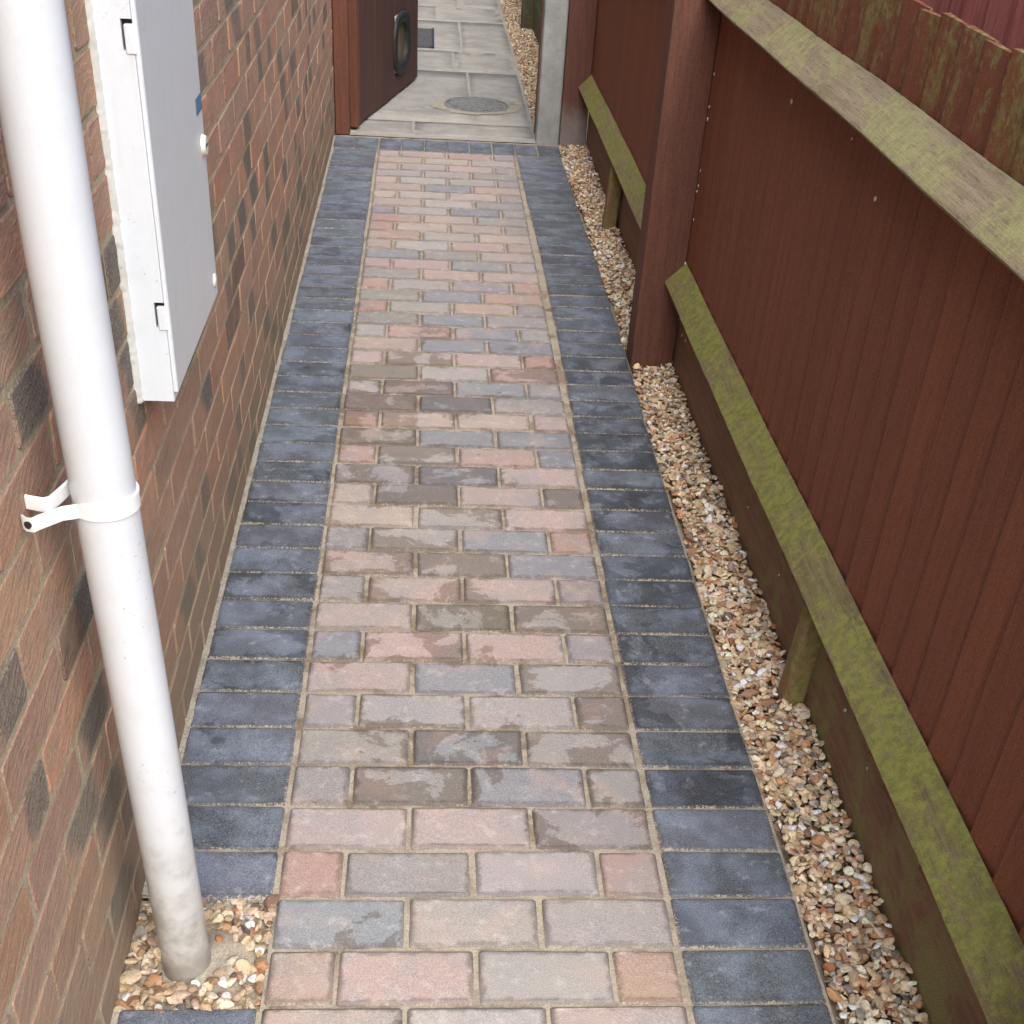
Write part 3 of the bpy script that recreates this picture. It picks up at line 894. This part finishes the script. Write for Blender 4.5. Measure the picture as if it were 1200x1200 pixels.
# ================================================================== GATE
gp_ = box('gate_post', WX + 0.003, -0.437, 5.925, 5.995, 0.0, 1.95, M['gate_post'], None, 0.004)
tag(gp_, 'red brown timber gate post fixed to the end of the brick wall', 'post')
gate = empty('gate', (-0.428, 6.01, 0.012), 'dark brown plank gate standing open with an oval cat flap', 'gate')
ang = math.atan2(-(-0.152 + 0.428), 7.165 - 6.01)     # leaf runs along +Y turned towards the path
def gput(name, me, s, off, z, mat):
    """s along the leaf, off towards the camera side face"""
    d = Vector((-math.sin(ang), math.cos(ang), 0)); nrm = Vector((math.cos(ang), math.sin(ang), 0))
    p = Vector((-0.428, 6.01, 0)) + d * s + nrm * off
    return link(name, me, (p.x, p.y, z), gate, mat, ang)
LG = 1.185
npl = 10
pw = LG / npl
pm = [box_mesh(0.022, pw - 0.0016, 1.75, 0.0016, 1, 'plank') for _ in range(1)]
for i in range(npl):
    if i in (6, 7):       # cat flap cut through these two: plank below and above the opening
        gput('plank', box_mesh(0.022, pw - 0.0016, 0.085, 0.0016), (i + 0.5) * pw, random.uniform(-.0008, .0008), 0.014, M['gate'])
        gput('plank', box_mesh(0.022, pw - 0.0016, 1.75 - 0.36, 0.0016), (i + 0.5) * pw, random.uniform(-.0008, .0008), 0.374, M['gate'])
    else:
        gput('plank', pm[0], (i + 0.5) * pw, random.uniform(-.0008, .0008), 0.014, M['gate'])
gput('stile', box_mesh(0.036, 0.05, 1.75, 0.003), 0.022, 0.006, 0.0135, M['gate_post'])
for zz in (0.45, 1.4):
    gput('ledge', box_mesh(0.03, LG - 0.1, 0.1, 0.004), LG / 2, -0.027, zz, M['gate'])
# cat flap
def oval(a, b, n=40, e=2.6):
    out = []
    for i in range(n):
        t = 2 * math.pi * i / n
        c, s = math.cos(t), math.sin(t)
        out.append((a * abs(c) ** (2 / e) * (1 if c >= 0 else -1), b * abs(s) ** (2 / e) * (1 if s >= 0 else -1)))
    return out
def oval_ring(a, b, wdt, dep):
    """raised rounded frame round an opening, facing +x"""
    n = 40
    prof = [(0.0, 0.0), (0.0, dep * 0.7), (wdt * 0.25, dep), (wdt * 0.7, dep), (wdt, dep * 0.5), (wdt, -0.03)]
    vs, fs = [], []
    for (ins, x) in prof:
        for (y, z) in oval(a - ins, b - ins, n): vs.append((x, y, z))
    for k in range(len(prof) - 1):
        for i in range(n):
            j = (i + 1) % n
            fs.append((k * n + i, k * n + j, (k + 1) * n + j, (k + 1) * n + i))
    me = bpy.data.meshes.new('flap_frame'); me.from_pydata(vs, [], fs)
    b2 = bmesh.new(); b2.from_mesh(me); bmesh.ops.recalc_face_normals(b2, faces=b2.faces); b2.to_mesh(me); b2.free()
    me.polygons.foreach_set('use_smooth', [True] * len(fs))
    return me
cf = gput('cat_flap', oval_ring(0.156, 0.142, 0.05, 0.016), 7 * pw, 0.012, 0.238, M['black'])
bm = bmesh.new()
vv = [bm.verts.new((0.0, y, z)) for (y, z) in oval(0.112, 0.097)]
f_ = bm.faces.new(vv); r_ = bmesh.ops.extrude_face_region(bm, geom=[f_])
for v in r_['geom']:
    if isinstance(v, bmesh.types.BMVert): v.co.x -= 0.006
fl = link('flap', from_bm(bm, 'flap'), wloc(cf), cf, M['flap'])
fl.location = (-0.008, 0, 0)

# ================================================================== DRAIN COVER AND MAT
dc = empty('drain_cover', (0.16, 6.61, 0.0), 'round grey ribbed metal drain cover set in the stone slabs', 'cover')
bm = bmesh.new()
bmesh.ops.create_cone(bm, segments=56, radius1=0.150, radius2=0.147, depth=0.012, cap_ends=True, matrix=Matrix.Translation((0, 0, 0.001)))
link('disc', from_bm(bm, 'disc'), (0.16, 6.61, 0.0005), dc, M['cover'])
def ring_mesh(r0, r1, z0, z1, n=64):
    vs, fs = [], []
    for (r, z) in ((r0, z0), (r0, z1), (r1, z1), (r1, z0)):
        for i in range(n): vs.append((r * math.cos(2 * math.pi * i / n), r * math.sin(2 * math.pi * i / n), z))
    for k in range(3):
        for i in range(n):
            j = (i + 1) % n; fs.append((k * n + i, k * n + j, k * n + n + j, k * n + n + i))
    me = bpy.data.meshes.new('rim'); me.from_pydata(vs, [], fs)
    b2 = bmesh.new(); b2.from_mesh(me); bmesh.ops.recalc_face_normals(b2, faces=b2.faces); b2.to_mesh(me); b2.free()
    return me
link('rim', ring_mesh(0.152, 0.164, -0.005, 0.0105), (0.16, 6.61, 0), dc, M['cover'])
for k in range(-5, 6):
    yy = k * 0.024; L = 2 * math.sqrt(max(0.0, 0.138 ** 2 - yy ** 2))
    link('rib', box_mesh(L, 0.010, 0.006, 0.0015), (0.16 - yy * math.sin(0.6), 6.61 + yy * math.cos(0.6), 0.0070), dc, M['cover'], 0.6)
vs = []; fs = []; nn = 48
for q, (rr, z) in enumerate(((0.163, 0.007), (0.20, 0.0035))):
    for i in range(nn):
        t = 2 * math.pi * i / nn
        r2 = rr + (0.022 * nz(t, 2, 1) + 0.01 * nz(t, 5, 3) if q else 0)
        vs.append((r2 * math.cos(t) * 1.1 if q else r2 * math.cos(t), r2 * math.sin(t), z))
for i in range(nn): fs.append((i, (i + 1) % nn, nn + (i + 1) % nn, nn + i))
me = bpy.data.meshes.new('mortar_collar'); me.from_pydata(vs, [], fs)
link('mortar_collar', me, (0.16, 6.61, 0), dc, M['mortar'])
dm = empty('door_mat', (-0.28, 8.33, 0.0), 'dark grey mat lying on the slabs behind the gate', 'mat')
me = grid_mesh(-0.215, 0.215, -0.29, 0.29, 9, 9, lambda x, y: 0.012, 'pile')
b2 = bmesh.new(); b2.from_mesh(me); ex = bmesh.ops.extrude_face_region(b2, geom=list(b2.faces))
for v in ex['geom']:
    if isinstance(v, bmesh.types.BMVert): v.co.z = 0.003
bmesh.ops.recalc_face_normals(b2, faces=b2.faces); b2.to_mesh(me); b2.free()
link('pile', me, (-0.28, 8.33, 0), dm, M['mat'])
for s in (-1, 1):
    box('edging', -0.505 + 0.0 if False else -0.28 + s * 0.222 - 0.008, -0.28 + s * 0.222 + 0.008, 8.03, 8.63, 0.003, 0.0145, M['black'], dm, 0.003)

# ================================================================== DOWNPIPE
dp = empty('downpipe', (PX, PY, 0.0), 'white plastic downpipe clipped to the brick wall, foot in the pebbles', 'pipe')
lean = -0.0165
def tube(r, z0, z1, n=40, wall_t=0.0025):
    vs, fs = [], []
    rings = [(r - wall_t, z0), (r, z0), (r, z1), (r - wall_t, z1)]
    hs = np.linspace(z0, z1, 30)
    prof = [(r - wall_t, z0)] + [(r, z) for z in hs] + [(r - wall_t, z1)]
    for (rr, z) in prof:
        for i in range(n):
            t = 2 * math.pi * i / n; vs.append((rr * math.cos(t) + lean * min(z, 1.0), rr * math.sin(t), z))
    for k in range(len(prof) - 1):
        for i in range(n):
            j = (i + 1) % n; fs.append((k * n + i, k * n + j, k * n + n + j, k * n + n + i))
    me = bpy.data.meshes.new('pipe'); me.from_pydata(vs, [], fs)
    b2 = bmesh.new(); b2.from_mesh(me); bmesh.ops.recalc_face_normals(b2, faces=b2.faces); b2.to_mesh(me); b2.free()
    me.polygons.foreach_set('use_smooth', [True] * len(fs))
    return me
link('pipe', tube(0.0342, -0.05, 2.55), (PX, PY, 0), dp, M['pipe'])
def ribbon(pts, h, t, name, bulge=0.0):
    """flat strap following a plan curve"""
    vs, fs = [], []
    n = len(pts)
    for k, (x, y, z) in enumerate(pts):
        a = Vector(pts[max(0, k - 1)]); b = Vector(pts[min(n - 1, k + 1)]); d = (b - a); d.z = 0; d.normalize()
        nn_ = Vector((-d.y, d.x, 0)) * t
        for (q, dz) in ((0, 0), (1, 0.0015), (1, h - 0.0015), (0, h)):
            vs.append((x + nn_.x * q, y + nn_.y * q, z + dz))
    for k in range(n - 1):
        for i in range(4):
            j = (i + 1) % 4; fs.append((k * 4 + i, k * 4 + j, k * 4 + 4 + j, k * 4 + 4 + i))
    fs.append((0, 1, 2, 3)); fs.append(tuple(range(n * 4 - 4, n * 4)))
    me = bpy.data.meshes.new(name); me.from_pydata(vs, [], fs)
    b2 = bmesh.new(); b2.from_mesh(me); bmesh.ops.recalc_face_normals(b2, faces=b2.faces); b2.to_mesh(me); b2.free()
    me.polygons.foreach_set('use_smooth', [True] * len(fs))
    try: me.set_sharp_from_angle(angle=math.radians(40))
    except Exception: pass
    return me
zc_ = 0.748
cx_ = PX + lean * zc_
R_ = 0.0362
band = [(cx_ + R_ * math.cos(t), PY + R_ * math.sin(t), zc_) for t in np.linspace(math.radians(118), math.radians(-128), 40)]
e0 = band[-1]
near = [(e0[0] - 0.012 * k / 3 - 0.003, e0[1] - 0.004 * k / 3 - 0.002, zc_) for k in range(1, 4)]
e1 = near[-1]
near += [(e1[0] - 0.016 * k / 6, e1[1] - 0.030 * k / 6, zc_ + 0.001 * k) for k in range(1, 7)]
e2 = near[-1]
near += [(e2[0] - 0.006 * math.sin(a), e2[1] - 0.008 * math.sin(a) , zc_ + 0.006) for a in (0.4, 0.8)] + [(e2[0] - 0.012, e2[1] - 0.004, zc_ + 0.006), (e2[0] - 0.017, e2[1] + 0.001, zc_ + 0.006)]
br = link('bracket', ribbon(band + near, 0.0175, -0.0024, 'bracket'), (0, 0, 0), dp, M['clip'])
rim_pts = [(cx_ + (R_ + 0.0005) * math.cos(t), PY + (R_ + 0.0005) * math.sin(t), zc_ + 0.0145) for t in np.linspace(math.radians(110), math.radians(-120), 36)]
link('bead', ribbon(rim_pts, 0.0045, -0.0040, 'bead'), (0, 0, 0), br, M['clip'])
back = [(cx_ - 0.030, PY + 0.03, zc_ + 0.012), (cx_ - 0.037, PY + 0.005, zc_ + 0.012), (cx_ - 0.041, PY - 0.012, zc_ + 0.012), (cx_ - 0.045, PY - 0.030, zc_ + 0.013), (cx_ - 0.047, PY - 0.037, zc_ + 0.013), (cx_ - 0.052, PY - 0.040, zc_ + 0.013), (cx_ - 0.060, PY - 0.038, zc_ + 0.013), (cx_ - 0.072, PY - 0.034, zc_ + 0.013)]
link('back_strap', ribbon(back, 0.0175, 0.0026, 'back_strap'), (0, 0, 0), br, M['clip'])
bm = bmesh.new()
bmesh.ops.create_cone(bm, segments=16, radius1=0.0042, radius2=0.0036, depth=0.004, cap_ends=True,
                      matrix=Matrix.Translation((e2[0] - 0.009, e2[1] - 0.0045, zc_ + 0.0145)) @ Matrix.Rotation(math.radians(62), 4, 'Z') @ Matrix.Rotation(math.radians(90), 4, 'Y'))
link('screw', from_bm(bm, 'screw'), (0, 0, 0), br, M['slot'])

# ================================================================== METER BOX
mb = empty('meter_box', (WX, 1.88, 0.635), 'white meter cupboard with a shade-greyed door on the brick wall', 'meter box')
XF, XD = -0.452, -0.4455
BY0, BY1, BZ0, BZ1 = 1.688, 2.106, 0.640, 1.245
# body with two hinge pockets in the near flank
bm = bmesh.new()
def addb(x0, x1, y0, y1, z0, z1, bev=0.002):
    mt = Matrix.Translation(((x0 + x1) / 2, (y0 + y1) / 2, (z0 + z1) / 2)) @ Matrix.Diagonal((x1 - x0, y1 - y0, z1 - z0, 1))
    bmesh.ops.create_cube(bm, size=1.0, matrix=mt)
hz = [0.752, 1.108]
PW, PH, PD = 0.0135, 0.036, 0.012
addb(WX - 0.004, XF - PW, BY0, BY1, BZ0, BZ1)
zs_ = [BZ0, hz[0], hz[0] + PH, hz[1], hz[1] + PH, BZ1]
for a, b in ((0, 1), (2, 3), (4, 5)):
    addb(XF - PW, XF, BY0, BY1, zs_[a], zs_[b])
for k in (1, 3):
    addb(XF - PW, XF - 0.0002, BY0 + PD, BY1 - 0.0005, zs_[k], zs_[k + 1])
link('body', from_bm(bm, 'body'), (0, 0, 0), mb, M['box'])
dr = box('door', XF + 0.0015, XD, BY0 + 0.004, BY1 - 0.004, BZ0 + 0.012, BZ1 - 0.008, M['door'], mb, 0.0022, 2)
box('door_lip', XF + 0.0004, XF + 0.0052, BY0 + 0.0014, BY0 + 0.0040, BZ0 + 0.014, BZ1 - 0.010, M['box'], dr, 0.0008)
for zz in hz:
    box('hinge', XF - 0.0102, XF + 0.003, BY0 - 0.0022, BY0 + 0.006, zz - 0.004, zz + PH * 0.84, M['box'], mb, 0.0015)
    box('hinge_recess', XF - PW + 0.0004, XF - 0.0008, BY0 + 0.0085, BY0 + PD + 0.001, zz + 0.0004, zz + PH - 0.0004, M['slot'], mb, 0.0)
def stud(name, y, z, r, d, mat):
    b = bmesh.new()
    bmesh.ops.create_cone(b, segments=28, radius1=r, radius2=r * 0.86, depth=d, cap_ends=True, matrix=Matrix.Translation((XD + d / 2 - 0.0008, y, z)) @ Matrix.Rotation(math.radians(90), 4, 'Y'))
    return link(name, from_bm(b, name), (0, 0, 0), dr, mat)
stud('latch', 2.078, 0.902, 0.0165, 0.0075, M['screw'])
box('latch_slot', XD + 0.0062, XD + 0.0070, 2.0665, 2.0895, 0.9003, 0.9037, M['slot'], dr, 0.0)
stud('latch', 2.075, 0.684, 0.012, 0.004, M['screw'])
stud('latch_slot', 2.075, 0.684, 0.0072, 0.0048, M['door'])
box('sticker', XD + 0.0003, XD + 0.0009, 2.046, 2.0995, 0.952, 0.976, M['blue'], dr, 0.0)
# bead of sealant where the cupboard meets the brick
vs, fs = [], []
loop = []
for z in np.linspace(BZ1, BZ0 - 0.002, 150): loop.append((BY0, z, -1, 0))
for y in np.linspace(BY0, BY1, 50): loop.append((y, BZ0, 0, -1))
for (y, z, dy, dz) in loop:
    wv = 0.0072 + random.uniform(-.0013, .0013) + 0.0010 * nz(z + y, 37, 1)
    hh = 0.009 + random.uniform(-.0008, .0008)
    vs += [(WX - 0.004, y + dy * wv, z + dz * wv), (WX + 0.004, y + dy * wv * 0.9, z + dz * wv * 0.9), (WX + hh * 0.8, y + dy * wv * 0.5, z + dz * wv * 0.5), (WX + hh, y - dy * 0.0015, z - dz * 0.0015)]
for k in range(len(loop) - 1):
    for i in range(3): fs.append((k * 4 + i, k * 4 + i + 1, k * 4 + 5 + i, k * 4 + 4 + i))
me = bpy.data.meshes.new('sealant'); me.from_pydata(vs, [], fs)
b2 = bmesh.new(); b2.from_mesh(me); bmesh.ops.recalc_face_normals(b2, faces=b2.faces); b2.to_mesh(me); b2.free()
me.polygons.foreach_set('use_smooth', [True] * len(fs))
link('sealant', me, (0, 0, 0), mb, M['sealant'])
